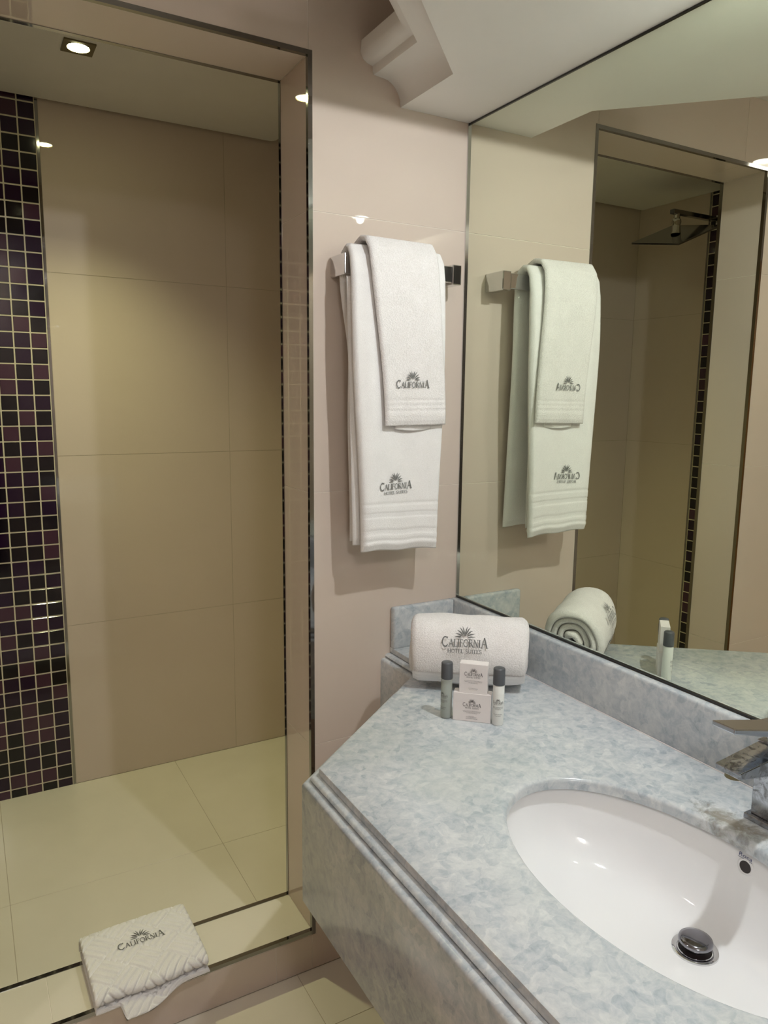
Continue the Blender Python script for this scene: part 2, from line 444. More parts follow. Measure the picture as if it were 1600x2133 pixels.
# ------------------------------------------------------------------ shower walls
XM = -0.7965        # edge of mosaic strip
bm = bmesh.new(); box(bm, LX-0.1, RX+0.1, D+JD, D+0.1, 0, ZS+0.08)
wsb = struct(obj('wall_shower_back', bm, 'grout'), 'back wall of shower, large beige tiles and dark mosaic band', 'wall')
ZB = [0.0, 0.593, 1.190, 1.791, ZS+0.05]
for z0, z1 in zip(ZB, ZB[1:]):
    for x0, x1 in ((-0.1957, RX), (XM, -0.1957), (LX, XM-0.0095-6*0.0505-0.012)):
        vt(wsb, x0+G, x1-G, D, D+TT, z0+G, z1-G)
MOD, TS = 0.0505, 0.0462
tile_me = {}
for key in ('glass_black', 'glass_purple', 'glass_plum'):
    for ax in (0, 1):
        bm = bmesh.new(); h = TS/2
        if ax == 1: box(bm, -h, h, 0, 0.008, -h, h)
        else: box(bm, -0.008, 0, -h, h, -h, h)
        bevel(bm, 0.0012, 1); bmesh.ops.recalc_face_normals(bm, faces=bm.faces)
        me = bpy.data.meshes.new('mosaic_tile'); bm.to_mesh(me); bm.free(); me.materials.append(M[key]); tile_me[key, ax] = me
def mosaic(parent, cols, pos, ax):
    rnd = random.Random(11+ax)
    for i in range(cols):
        for j in range(-1, 46):
            z = 2.2770 - j*MOD + 0.0002
            if z < 0.0: continue
            k = rnd.choices(('glass_black', 'glass_purple', 'glass_plum'), (0.36, 0.37, 0.27) if ax else (0.5, 0.3, 0.2))[0]
            o = bpy.data.objects.new('mosaic_tile', tile_me[k, ax]); COL.objects.link(o)
            p = pos(i); o.location = (p[0], p[1], z); o.parent = parent
boxo('grout_bed', (XM-0.0090-6*MOD-0.011, XM-0.0085, D+0.0007, D+0.006, 0, ZS+0.02), 'grout_light', wsb)
mosaic(wsb, 6, lambda i: (XM-0.0095-MOD*(i+0.5), D-0.0005), 1)
boxo('steel_strip', (XM-0.0085, XM-0.0005, D-0.0015, D+0.004, 0, ZS), 'trim_metal', wsb)
bm = bmesh.new(); box(bm, LX-0.1, LX-JD, DW, D+TT, 0, ZS+0.08)
wsl = struct(obj('wall_shower_left', bm, 'grout'), 'far side wall of shower with mosaic band and shower head', 'wall')
YM = 0.822
for z0, z1 in zip(ZB, ZB[1:]):
    for y0, y1 in ((YM, D), (DW, YM-0.0095-5*MOD-0.01)):
        vt(wsl, LX-TT, LX, y0+G, y1-G, z0+G, z1-G)
boxo('grout_bed', (LX-0.006, LX-0.0007, YM-0.0090-5*MOD-0.009, YM-0.0085, 0, ZS+0.02), 'grout_light', wsl)
mosaic(wsl, 5, lambda i: (LX+0.0005, YM-0.0095-MOD*(i+0.5)), 0)
boxo('steel_strip', (LX-0.004, LX+0.0015, YM-0.0085, YM-0.0005, 0, ZS), 'trim_metal', wsl)
bm = bmesh.new(); box(bm, RX+JD, RX+0.1, DW, D+TT, 0, ZS+0.08)
wsr = struct(obj('wall_shower_right', bm, 'grout'), 'near side wall of shower hidden behind the jamb', 'wall')
for z0, z1 in zip(ZB, ZB[1:]):
    vt(wsr, RX, RX+TT, DW+G, D-G, z0+G, z1-G)
# shower ceiling: a slab above and a painted panel with a rounded corner hung below it
bm = bmesh.new(); box(bm, LX-0.1, RX+0.1, DW, D+0.1, ZS+0.05, ZS+0.09)
struct(obj('ceiling_shower', bm, 'paint'), 'ceiling slab above the shower', 'ceiling')
bm = bmesh.new()
pr = 0.022; x1, y1 = -0.008, D-0.014
loop = [(LX+0.002, DW+0.002), (x1, DW+0.002)] + [(x1-pr+pr*math.cos(a*PI/16), y1-pr+pr*math.sin(a*PI/16)) for a in range(9)] + [(LX+0.002, y1)]
f0 = [bm.verts.new((x, y, ZS)) for x, y in loop]; f1 = [bm.verts.new((x, y, ZS+0.05)) for x, y in loop]
bm.faces.new(f0[::-1]); bm.faces.new(f1)
for i in range(len(loop)): bm.faces.new((f0[i], f0[(i+1) % len(loop)], f1[(i+1) % len(loop)], f1[i]))
cp = struct(obj('ceiling_shower_panel', bm, 'paint'), 'painted drop panel with rounded corner over the shower', 'ceiling')

# ------------------------------------------------------------------ other room shell
bm = bmesh.new(); box(bm, 0.006, 0.12, YF, TT, 0, ZM+0.08)
struct(obj('wall_right', bm, 'tile_wall'), 'beige wall carrying the vanity mirror', 'wall')
bm = bmesh.new(); box(bm, XL-0.1, XL, YF, DW, 0, ZM+0.08)
struct(obj('wall_left', bm, 'tile_wall'), 'beige wall at the far left of the room', 'wall')
DX0, DX1, DZ = -1.90, -0.82, 2.26     # unseen doorway and dark hall, added to put dark reflections in the chrome
bm = bmesh.new(); box(bm, XL-0.1, DX0, YF-0.1, YF, 0, ZM+0.08); box(bm, DX1, 0.12, YF-0.1, YF, 0, ZM+0.08); box(bm, DX0, DX1, YF-0.1, YF, DZ, ZM+0.08)
struct(obj('wall_front', bm, 'tile_wall'), 'beige wall with an added open doorway behind the viewer', 'wall')
bm = bmesh.new(); y0 = YF-2.0
box(bm, DX0-0.1, DX0-0.02, y0, YF-0.1, 0, DZ+0.3); box(bm, DX1+0.02, DX1+0.1, y0, YF-0.1, 0, DZ+0.3); box(bm, DX0-0.1, DX1+0.1, y0-0.08, y0, 0, DZ+0.3)
box(bm, DX0-0.1, DX1+0.1, y0, YF-0.1, DZ+0.3, DZ+0.38)
M['dark_hall'] = plain('dark_hall_paint', (0.045, 0.035, 0.03), 0.6); M['dark_carpet'] = mottled('dark_carpet', (0.03, 0.022, 0.018), (0.045, 0.033, 0.026), 40, 0.95)
struct(obj('wall_added_hall', bm, 'dark_hall'), 'dark walls of an unseen hall added behind the viewer for dark reflections', 'wall')
bm = bmesh.new(); box(bm, DX0-0.1, DX1+0.1, y0, YF, -0.06, -0.001)
struct(obj('floor_added_hall', bm, 'dark_carpet'), 'dark carpet of the unseen hall added behind the viewer', 'floor')
bm = bmesh.new(); box(bm, XL-0.1, 0.12, YF-0.1, TT, ZM, ZM+0.08)
struct(obj('ceiling', bm, 'paint'), 'white painted main ceiling', 'ceiling')
SOF = [(-0.186, -0.0005), (-0.186, -0.203), (-0.60, -0.617), (-0.60, YF)]
bm = bmesh.new()
lp = SOF + [(0.006, YF), (0.006, -0.0005)]
f0 = [bm.verts.new((x, y, ZC)) for x, y in lp]; f1 = [bm.verts.new((x, y, ZM)) for x, y in lp]
bm.faces.new(f0[::-1]); bm.faces.new(f1)
for i in range(len(lp)): bm.faces.new((f0[i], f0[(i+1) % len(lp)], f1[(i+1) % len(lp)], f1[i]))
struct(obj('ceiling_soffit', bm, 'paint'), 'white lowered soffit above the vanity mirror', 'ceiling')
cove = [(0.0450 - 0.0450*math.sin(a*PI/12)*1.0, 2.0815 - 0.0495*(1-math.cos(a*PI/12))) for a in range(7)]
prof = [(-0.004, ZC+0.0005)] + cove[::-1] + [(0.067, 2.0835), (0.070, 2.090), (0.0705, 2.100), (0.084, 2.1035), (0.094, 2.110), (0.0995, 2.122), (0.0975, 2.1455), (-0.004, 2.1455)]
bm = sweep(SOF, prof)
struct(obj('trim_3', bm, 'paint', smooth=True, angle=35), 'white crown moulding along the edge of the soffit', 'trim')

# unseen wooden door, added in the left wall for orange reflections in the steel
def wood():
    m, nt, b = new_mat('orange_brown_wood')
    tc = node(nt, 'ShaderNodeTexCoord'); mp = node(nt, 'ShaderNodeMapping'); mp.inputs['Scale'].default_value = (9, 9, 0.7)
    nz = node(nt, 'ShaderNodeTexNoise', Scale=4.0, Detail=6, Distortion=0.6)
    nt.links.new(tc.outputs['Object'], mp.inputs[0]); nt.links.new(mp.outputs[0], nz.inputs['Vector'])
    r = ramp(nt, [(0.3, (0.30, 0.13, 0.035)), (0.7, (0.44, 0.21, 0.06))]); nt.links.new(nz.outputs['Fac'], r.inputs['Fac'])
    nt.links.new(r.outputs['Color'], b.inputs['Base Color']); b.inputs['Roughness'].default_value = 0.35
    return m
M['wood'] = wood()
dr = struct(boxo('door_1', (XL+0.0005, XL+0.030, -1.30, -0.52, 0.004, 2.00), 'wood', None, 0.002, 1), 'unseen orange brown wooden door added in the left wall for its reflection', 'door')
for y0, y1, z0, z1 in ((-1.36, -1.30, 0.0, 2.06), (-0.52, -0.46, 0.0, 2.06), (-1.30, -0.52, 2.00, 2.06)):
    boxo('door_frame', (XL+0.0005, XL+0.040, y0, y1, z0, z1), 'wood', dr, 0.002, 1)
bm = bmesh.new(); lathe(bm, [(0.022, 0.0), (0.022, 0.006), (0.009, 0.008), (0.009, 0.045)], (0, 0, 0), 24)
bmesh.ops.rotate(bm, verts=bm.verts, cent=(0, 0, 0), matrix=Matrix.Rotation(PI/2, 3, 'Y'))
bmesh.ops.translate(bm, verts=bm.verts, vec=(XL+0.030, -1.23, 1.02)); box(bm, XL+0.066, XL+0.080, -1.24, -1.11, 1.011, 1.029)
obj('door_handle', bm, 'chrome', dr)

# ------------------------------------------------------------------ lamps
def downlight(name, label, loc, size, w, col, cone, square=True, es=40.0, blend=1.0, rad=0.03, fix='brass_dark', lampz=-0.012):
    e = tag(empty(name, loc), label, 'lamp', None)
    x, y, z = loc
    bm = bmesh.new()
    if square:
        n = 24; r0 = size*0.36; h = size/2
        inner = []; outer = []
        for i in range(n):
            a = 2*PI*i/n; c, s = math.cos(a), math.sin(a); k = h/max(abs(c), abs(s))
            outer.append((x+c*k, y+s*k)); inner.append((x+c*r0, y+s*r0))
        rings = [[(p[0], p[1], z) for p in outer], [(p[0], p[1], z-0.004) for p in outer], [(p[0], p[1], z-0.004) for p in inner], [(p[0], p[1], z) for p in inner]]
        grid_mesh(rings, close_u=True, close_v=True, bm=bm)
    else:
        lathe(bm, [(size/2, 0), (size/2, -0.003), (size*0.38, -0.006), (size*0.36, -0.001), (size*0.36, 0)], loc, 32, False, False)
    obj('frame', bm, fix, e, smooth=True, angle=40)
    bm = bmesh.new(); lathe(bm, [(size*0.33, -0.001), (size*0.30, -0.0035), (size*0.15, -0.006), (0.001, -0.007)], loc, 28, False, True)
    obj('bulb', bm, emit(name+'_glow', col, es), e, smooth=True)
    ld = bpy.data.lights.new(name+'_light', 'SPOT' if cone else 'POINT'); ld.energy = w; ld.color = col
    if cone: ld.spot_size = math.radians(cone); ld.spot_blend = blend
    ld.shadow_soft_size = rad
    lo = bpy.data.objects.new(name+'_light', ld); COL.objects.link(lo)
    lo.location = (x, y, z+lampz-rad*0); lo.parent = e; lo.matrix_parent_inverse = e.matrix_world.inverted()
    return e
downlight('recessed_lamp', 'square bronze recessed lamp glowing in the shower ceiling', (-0.7335, 0.767, ZS), 0.080, SHOWER_W, SHOWER_C, 102, True, 60)
downlight('vanity_downlight', 'round white downlight in the soffit above the washbasin', (-0.205, -0.936, ZC), 0.085, VANITY_W, VANITY_C, 179.5, False, 30, blend=0.02, rad=0.014, fix='lamp_ring', lampz=-0.012)
downlight('ceiling_downlight', 'round white downlight in the main ceiling left of the viewer', (-1.585, -0.347, ZM), 0.10, ROOM_W, ROOM_C, 170, False, 40, rad=0.05, fix='lamp_ring')

def opal_fill(name, label, loc, r, h, w, col):
    e = tag(empty(name, loc), label, 'lamp')
    bm = bmesh.new(); lathe(bm, [(r*0.55, 0.0), (r*0.55, -0.018), (r*0.12, -0.020), (r*0.12, -0.115)], loc, 40, True, True)
    obj('ceiling_plate', bm, 'lamp_ring', e, smooth=True, angle=40)
    bm = bmesh.new(); lathe(bm, [(r*0.5, -0.108), (r*0.92, -0.110), (r, -0.122), (r*0.97, -0.140), (r*0.8, -0.160), (r*0.45, -0.174), (0.002, -0.178)], loc, 48, True, True)
    obj('fill_shade', bm, emit(name+'_glow', col, w), e, smooth=True, angle=40)
    return e
opal_fill('fill_lamp', 'unseen round opal fill lamp added behind the viewer to brighten the room', (-1.10, -2.27, ZM), 0.11, 0.09, FILL_S, FILL_C)  # added fill light, out of view, placed so its reflections stay hidden

# ------------------------------------------------------------------ mirror
mr = tag(empty('wall_mirror', (0.0, -0.9, 0.9)), 'large frameless vanity mirror from stone splashback up to the soffit', 'mirror')
boxo('mirror_glass', (0.0, 0.005, -2.2, -0.004, 0.9035, ZC-0.004), 'mirror', mr)
boxo('bottom_channel', (-0.0025, 0.005, -2.2, -0.004, 0.9002, 0.9035), 'dark_edge', mr)
boxo('top_channel', (-0.002, 0.005, -2.2, -0.004, ZC-0.004, ZC-0.0003), 'dark_edge', mr)
boxo('corner_strip', (-0.0045, 0.005, -0.004, -0.0002, 0.9002, ZC-0.0003), 'chrome', mr)

# ------------------------------------------------------------------ vanity
ZT = 0.797
OUT = [(-0.195, 0.0), (-0.195, -0.147), (-0.597, -0.463), (-0.603, -1.80)]
BC = (-0.315, -0.925); BA, BB = 0.158, 0.258
van = tag(empty('vanity_counter', (-0.3, -0.9, 0.553)), 'blue grey stone vanity counter with moulded edge, apron and splashback', 'vanity')
bm = bmesh.new()
ed = offset_line(OUT, -0.003)
outer = [(x, y, ZT) for x, y in ed] + [(-0.0005, -1.80, ZT), (-0.0005, 0.0, ZT)]
vo = [bm.verts.new(p) for p in outer]
NE = 72
def ell(a, b, z): return [bm.verts.new((BC[0]+a*math.cos(2*PI*i/NE), BC[1]+b*math.sin(2*PI*i/NE), z)) for i in range(NE)]
rr = [(0.0075, 0), (0.0045, -0.0006), (0.002, -0.0022), (0.0004, -0.0045), (0, -0.0075), (0, -0.0185), (0.003, -0.0205), (0.02, -0.0205)]
rings = [ell(BA+r, BB+r, ZT+z) for r, z in rr]
for a, b in zip(rings, rings[1:]):
    for j in range(NE): bm.faces.new((a[j], a[(j+1) % NE], b[(j+1) % NE], b[j]))
eds = []
for lpv in (vo, rings[0]):
    for i in range(len(lpv)):
        a, b = lpv[i], lpv[(i+1) % len(lpv)]
        e = bm.edges.get((a, b)) or bm.edges.new((a, b)); eds.append(e)
bmesh.ops.triangle_fill(bm, use_beauty=True, edges=eds, normal=(0, 0, 1))
rg = [vo[:4]]
for off, z in ((-0.0008, ZT-0.0012), (0, ZT-0.004), (0, ZT-0.0125), (-0.004, ZT-0.0150), (-0.02, ZT-0.0150)):
    rg.append([bm.verts.new((x, y, z)) for x, y in offset_line(OUT, off)])
for a, b in zip(rg, rg[1:]):
    for j in range(3): bm.faces.new((a[j], a[j+1], b[j+1], b[j]))
top = obj('countertop', bm, 'stone_top', van, smooth=True, angle=30)
zb = ZT-0.0148
bm = sweep(OUT, [(-0.02, zb), (0.008, zb), (0.0120, zb-0.0015), (0.0140, zb-0.005), (0.0120, zb-0.0085), (0.0085, zb-0.0100), (-0.02, zb-0.0100)])
obj('edge_bead', bm, 'stone', van, smooth=True, angle=50)
za = zb-0.0100
bm = sweep(OUT, [(0.0, za), (0.018, za), (0.0232, za-0.0018), (0.0255, za-0.006), (0.0255, 0.557), (0.0235, 0.553), (0.0, 0.553)])
obj('apron', bm, 'stone', van, smooth=True, angle=50)
bm = bmesh.new(); box(bm, -0.0200, -0.0003, -1.80, -0.0003, ZT-0.002, 0.900); bevel(bm, 0.006, 3)
obj('splashback', bm, 'stone', van, smooth=True, angle=40)
bm = bmesh.new(); box(bm, -0.196, -0.0200, -0.0200, -0.0003, ZT-0.002, 0.900); bevel(bm, 0.006, 3)
obj('splashback', bm, 'stone', van, smooth=True, angle=40)
boxo('caulk_line', (-0.0215, -0.0195, -1.80, -0.02, ZT-0.001, ZT+0.0012), 'card', van)

# basin
bas = tag(empty('washbasin', (BC[0], BC[1], 0.63)), 'white oval ceramic undermount washbasin with chrome waste', 'washbasin')
DC = (-0.240, -0.925)
prof = [(1.10, 0.7755), (1.06, 0.7758), (1.045, 0.7745), (1.035, 0.768), (1.02, 0.752), (1.0, 0.735), (0.965, 0.715), (0.91, 0.698), (0.83, 0.683), (0.72, 0.671), (0.58, 0.663), (0.42, 0.658), (0.26, 0.6555), (0.165, 0.6545)]
rings = []
for k, (s, z) in enumerate(prof):
    t = max(0.0, min(1.0, (1.04-s)/0.87)); t = t**1.3
    cx = BC[0]+(DC[0]-BC[0])*t; cy = BC[1]+(DC[1]-BC[1])*t
    sb = s if s > 0.9 else s - (0.9-s)*0.10*0
    a = BA*s; b = BB*s
    if s < 0.6: b = b*(1-(0.6-s)*0.85)
    rings.append([(cx+a*math.cos(2*PI*i/NE), cy+b*math.sin(2*PI*i/NE), z) for i in range(NE)])
bm = grid_mesh(rings, close_v=True)
V = [v for v in bm.verts][-NE:]
lowbowl = obj('bowl', bm, 'ceramic', bas, smooth=True)
md = lowbowl.modifiers.new('sub', 'SUBSURF'); md.levels = 1; md.render_levels = 2
# overflow hole and maker's mark on the back wall of the bowl
def on_wall(y, z, off=0.0012):
    ss = [(s, zz) for s, zz in prof if s <= 1.045]
    for (s0, z0), (s1, z1) in zip(ss, ss[1:]):
        if z1 <= z <= z0:
            t = (z-z1)/(z0-z1); s = s1+(s0-s1)*t; break
    else: s = 1.03
    tt = max(0.0, min(1.0, (1.04-s)/0.87))**1.3
    cx = BC[0]+(DC[0]-BC[0])*tt
    yy = (y-BC[1])/(BB*s)
    return Vector((cx+BA*s*math.sqrt(max(0, 1-yy*yy))-off, y, z))
OV = (-0.932, 0.7555)
bm = bmesh.new()
c0 = bm.verts.new(on_wall(OV[0], OV[1], 0.0010))
r1 = [bm.verts.new(on_wall(OV[0]+0.0090*math.cos(2*PI*i/24), OV[1]+0.0085*math.sin(2*PI*i/24), 0.0010)) for i in range(24)]
for i in range(24): bm.faces.new((c0, r1[i], r1[(i+1) % 24]))
obj('overflow_hole', bm, 'black_hole', bas)
bm = bmesh.new()
ra = [bm.verts.new(on_wall(OV[0]+0.0088*math.cos(2*PI*i/24), OV[1]+0.0083*math.sin(2*PI*i/24), 0.0012)) for i in range(24)]
rb = [bm.verts.new(on_wall(OV[0]+0.0100*math.cos(2*PI*i/24), OV[1]+0.0095*math.sin(2*PI*i/24), 0.0024)) for i in range(24)]
rc = [bm.verts.new(on_wall(OV[0]+0.0125*math.cos(2*PI*i/24), OV[1]+0.0118*math.sin(2*PI*i/24), 0.0004)) for i in range(24)]
for a, b in ((ra, rb), (rb, rc)):
    for i in range(24): bm.faces.new((a[i], a[(i+1) % 24], b[(i+1) % 24], b[i]))
obj('overflow_rim', bm, 'ceramic', bas, smooth=True)
def font_polys(s, size):
    cu = bpy.data.curves.new('txt', 'FONT'); cu.body = s; cu.size = size; cu.align_x = 'CENTER'; cu.resolution_u = 3
    o = bpy.data.objects.new('txt', cu); COL.objects.link(o)
    bpy.context.view_layer.update()
    me = o.to_mesh()
    ps = [[(me.vertices[i].co.x, me.vertices[i].co.y) for i in p.vertices] for p in me.polygons]
    o.to_mesh_clear(); bpy.data.objects.remove(o); bpy.data.curves.remove(cu)
    return ps
pl = font_polys('Roca', 0.0105) + [[(-0.0108, -0.0030), (0.0108, -0.0030), (0.0108, -0.0020), (-0.0108, -0.0020)]]
print_on('maker_mark', pl, lambda u, v: on_wall(OV[0]+0.002-u, 0.7672+v*0.72, 0.0012), 'blue_ink', bas)
# pop-up waste
bm = bmesh.new(); lathe(bm, [(0.031, 0.0), (0.0305, 0.0022), (0.028, 0.003), (0.0235, 0.0028), (0.0215, 0.0010), (0.020, 0.0006)], (DC[0], DC[1], 0.6548), 40, False, True)
bmh = bmesh.new(); lathe(bmh, [(0.0212, 0.0016), (0.001, 0.0016)], (DC[0], DC[1], 0.6548), 32, False, True); obj('waste_hole', bmh, 'black_hole', bas)
wst = obj('waste_ring', bm, 'chrome', bas, smooth=True, angle=50)
bm = bmesh.new(); lathe(bm, [(0.012, 0.0), (0.012, 0.008), (0.0195, 0.0085), (0.0222, 0.0105), (0.0230, 0.0135), (0.0220, 0.0165), (0.017, 0.0182), (0.006, 0.0190)], (DC[0], DC[1], 0.6550), 40, True, True)
obj('waste_plug', bm, 'dark_chrome', bas, smooth=True, angle=60)

# tap
ty = -0.9205
tap = tag(empty('basin_tap', (-0.078, ty, ZT)), 'square chrome mixer tap with flat spout and lever beside the basin', 'tap')
boxo('base_plate', (-0.108, -0.048, ty-0.028, ty+0.028, ZT, ZT+0.0085), 'tap', tap, 0.0012, 2)
boxo('body', (-0.1005, -0.0555, ty-0.0225, ty+0.0225, ZT+0.0085, 0.921), 'tap', tap, 0.0015, 2)
bm = bmesh.new()   # flat spout
pr = [(-0.0560, 0.893, 0.0225), (-0.0560, 0.921, 0.0225), (-0.203, 0.913, 0.0190), (-0.203, 0.9045, 0.0190), (-0.102, 0.886, 0.0225)]
ra = [bm.verts.new((x, ty-w-0.0045*(x < -0.15), z)) for x, z, w in pr]; rb = [bm.verts.new((x, ty+w-0.0045*(x < -0.15), z)) for x, z, w in pr]
bm.faces.new(ra); bm.faces.new(rb[::-1])
for i in range(5): bm.faces.new((ra[i], ra[(i+1) % 5], rb[(i+1) % 5], rb[i]))
bmesh.ops.recalc_face_normals(bm, faces=bm.faces); bevel(bm, 0.0012, 2)
sp = obj('spout', bm, 'tap', tap)
bm = bmesh.new(); lathe(bm, [(0.0115, 0.0), (0.0115, -0.0095), (0.0095, -0.0100), (0.0090, -0.006)], (-0.188, ty-0.004, 0.9065), 28, True, True)
obj('aerator', bm, 'brass_dark', sp, smooth=True, angle=50)
bm = bmesh.new(); lathe(bm, [(0.019, 0.0), (0.019, 0.006), (0.016, 0.020), (0.014, 0.026)], (-0.078, ty, 0.921), 32, True, True)
obj('cartridge_collar', bm, 'chrome', tap, smooth=True, angle=50)
bm = bmesh.new()   # lever plate, tilted up towards the user
pr = [(-0.052, 0.938), (-0.052, 0.949), (-0.100, 0.951), (-0.214, 0.9765), (-0.214, 0.9690), (-0.104, 0.940)]
ra = [bm.verts.new((x, ty-0.0215+0.004*(x < -0.15), z)) for x, z in pr]; rb = [bm.verts.new((x, ty+0.0215-0.0045*(x < -0.15), z)) for x, z in pr]
bm.faces.new(ra); bm.faces.new(rb[::-1])
for i in range(6): bm.faces.new((ra[i], ra[(i+1) % 6], rb[(i+1) % 6], rb[i]))
bmesh.ops.recalc_face_normals(bm, faces=bm.faces); bevel(bm, 0.0015, 2)
obj('lever', bm, 'lever_chrome', tap)

# ------------------------------------------------------------------ towel bar
bar = tag(empty('towel_bar', (-0.208, 0.0, 1.677)), 'chrome towel bar with square brackets on the beige wall', 'towel bar')
for x0, x1 in ((-0.356, -0.332), (-0.084, -0.060)):
    bm = bmesh.new(); box(bm, x0, x1, -0.0700, -0.0003, 1.6550, 1.6990); bevel(bm, 0.002, 2)
    obj('bracket', bm, 'chrome', bar)
bm = bmesh.new(); box(bm, -0.332, -0.084, -0.0680, -0.0560, 1.6590, 1.6950); bevel(bm, 0.002, 2)
obj('rail', bm, 'chrome', bar)

# ------------------------------------------------------------------ hanging towels
def smoothstep(a, b, t):
    t = max(0.0, min(1.0, (t-a)/(b-a))); return t*t*(3-2*t)
def hang(name, path, th, xl, xr, nx, mat, parent, wob, edge=None, groove=None, sub=2):
    """sheet hung over a rail. path = centre line in (y, z) from the front hem over the rail to the back hem;
    xl(t), xr(t) = side edges at path position t (0 front hem .. 1 back hem)."""
    # resample
    L = [0]
    for a, b in zip(path, path[1:]): L.append(L[-1]+math.hypot(b[0]-a[0], b[1]-a[1]))
    tot = L[-1]; n = int(tot/0.003); pts = []
    for i in range(n+1):
        s = tot*i/n
        k = max(j for j in range(len(L)) if L[j] <= s+1e-9); k = min(k, len(path)-2)
        f = (s-L[k])/(L[k+1]-L[k]); pts.append((path[k][0]+(path[k+1][0]-path[k][0])*f, path[k][1]+(path[k+1][1]-path[k][1])*f, s/tot, s))
    rows = []
    for i, (y, z, t, s) in enumerate(pts):
        a = pts[max(i-4, 0)]; b = pts[min(i+4, n)]
        ty_, tz_ = b[0]-a[0], b[1]-a[1]; l = math.hypot(ty_, tz_); ny, nz = -tz_/l, ty_/l   # left-hand normal
        ring = []
        x0, x1 = xl(t), xr(t)
        h = th(t)/2
        endk = min(1.0, 0.35+min(i, n-i)/5.0*0.65)
        g = groove(s, tot) if groove else 0.0
        m = nx
        for side in (1, -1):
            for j in range(m+1):
                u = j/m if side == 1 else 1-j/m
                e = min(u, 1-u)*(x1-x0)
                rr_ = min(1.0, e/0.009); hh = h*endk*math.sqrt(max(0.03, 1-(1-rr_)**2)) - g*(1 if e > 0.002 else 0)
                x = x0+(x1-x0)*u
                w = wob(x, z, t)
                ring.append((x, y + ny*(side*hh) + w[0], z + nz*(side*hh) + w[1]))
        rows.append(ring)
    bm = grid_mesh(rows, close_v=True, caps=True)
    return obj(name, bm, mat, parent, smooth=True)

bath = tag(empty('bath_towel', (-0.24, -0.06, 1.06)), 'long white bath towel with wide border hung on the chrome bar', 'towel')
bp = [(-0.1010, 1.0640), (-0.1005, 1.30), (-0.0985, 1.55), (-0.0955, 1.655), (-0.0900, 1.690), (-0.078, 1.7085), (-0.062, 1.7115), (-0.046, 1.702), (-0.0385, 1.680), (-0.0365, 1.60), (-0.031, 1.40), (-0.0185, 1.075)]
def g_bath(s, tot):
    d = 0.0
    for c in (0.023, 0.040, 0.046, 0.078, 0.084, 0.106):
        d = max(d, 0.0019*math.exp(-((s-c)/0.0022)**2))
    return d
def wob_b(x, z, t):
    k = 1-smoothstep(0.45, 0.55, t)
    yy = -0.0035*math.sin((x+0.3)*34+z*2.0)*k*smoothstep(1.70, 1.50, z) - 0.006*smoothstep(-0.31, -0.345, x)*-1*k
    if k < 0.5: yy = 0.0
    zz = 0.010*((x+0.235)/0.10)*-0.35*smoothstep(1.25, 1.06, z)*k + 0.002*math.sin(x*60)*smoothstep(1.2, 1.06, z)
    return (yy, zz)
bo = hang('cloth', bp, lambda t: 0.0215 if t < 0.42 else (0.0215-0.006*smoothstep(0.42, 0.5, t)), lambda t: -0.3305-0.0215*smoothstep(0.0, 0.40, t) + 0.024*smoothstep(0.55, 0.7, t) + 0.012*smoothstep(0.75, 1.0, t),
          lambda t: -0.1365+0.0145*smoothstep(0.0, 0.35, t) - 0.004*smoothstep(0.55, 0.7, t), 44, 'terry_fine', bath, wob_b, groove=g_bath)
# inner layer of the folded towel showing along the left edge
bp2 = [(-0.0790, 1.0780), (-0.0790, 1.40), (-0.0785, 1.62), (-0.0780, 1.650)]
hang('folded_layer', bp2, lambda t: 0.017, lambda t: -0.3395-0.0165*t, lambda t: -0.150, 20, 'terry_fine', bath, lambda x, z, t: (0, 0))

hand = tag(empty('hand_towel', (-0.22, -0.08, 1.34)), 'short white hand towel laid over the bath towel on the bar', 'towel')
hp = [(-0.1225, 1.3420), (-0.1215, 1.45), (-0.1190, 1.60), (-0.1150, 1.668), (-0.1085, 1.704), (-0.092, 1.7255), (-0.066, 1.7310), (-0.042, 1.7215), (-0.0265, 1.695), (-0.0200, 1.64), (-0.0195, 1.52)]
def g_hand(s, tot):
    d = 0.0
    for c in (0.016, 0.032, 0.043, 0.054): d = max(d, 0.0014*math.exp(-((s-c)/0.0020)**2))
    return d
def wob_h(x, z, t):
    k = 1-smoothstep(0.45, 0.55, t)
    return (-0.0018*math.sin((x+0.2)*45+z*5)*k*smoothstep(1.69, 1.5, z), (0.030*(x+0.20)*0.5)*k*smoothstep(1.5, 1.34, z) - 0.02*(x+0.22)*0.6*smoothstep(1.69, 1.72, z))
hang('cloth', hp, lambda t: 0.0150 if t < 0.5 else 0.0125, lambda t: -0.2850-0.036*smoothstep(0.0, 0.62, t), lambda t: -0.1300-0.022*smoothstep(0.0, 0.60, t), 36, 'terry', hand, wob_h, groove=g_hand)
hp2 = [(-0.1145, 1.3335), (-0.1140, 1.36), (-0.1135, 1.40)]
hang('folded_layer', hp2, lambda t: 0.006, lambda t: -0.256, lambda t: -0.163, 18, 'terry_fine', hand, lambda x, z, t: (0, -0.004*math.sin((x+0.256)*34)))
print_on('logo', logo_polys(0.083, True), lambda u, v: (-0.2500+u, -0.1138-0.0035*math.sin((-0.25+u+0.3)*34+(1.2025+v)*2.0), 1.2020+v+0.03*u), 'logo', bath)
print_on('logo', logo_polys(0.081, False), lambda u, v: (-0.2225+u, -0.1320-0.0018*math.sin((-0.2225+u+0.2)*45+(1.424+v)*5), 1.4225+v+0.02*u), 'logo', hand)

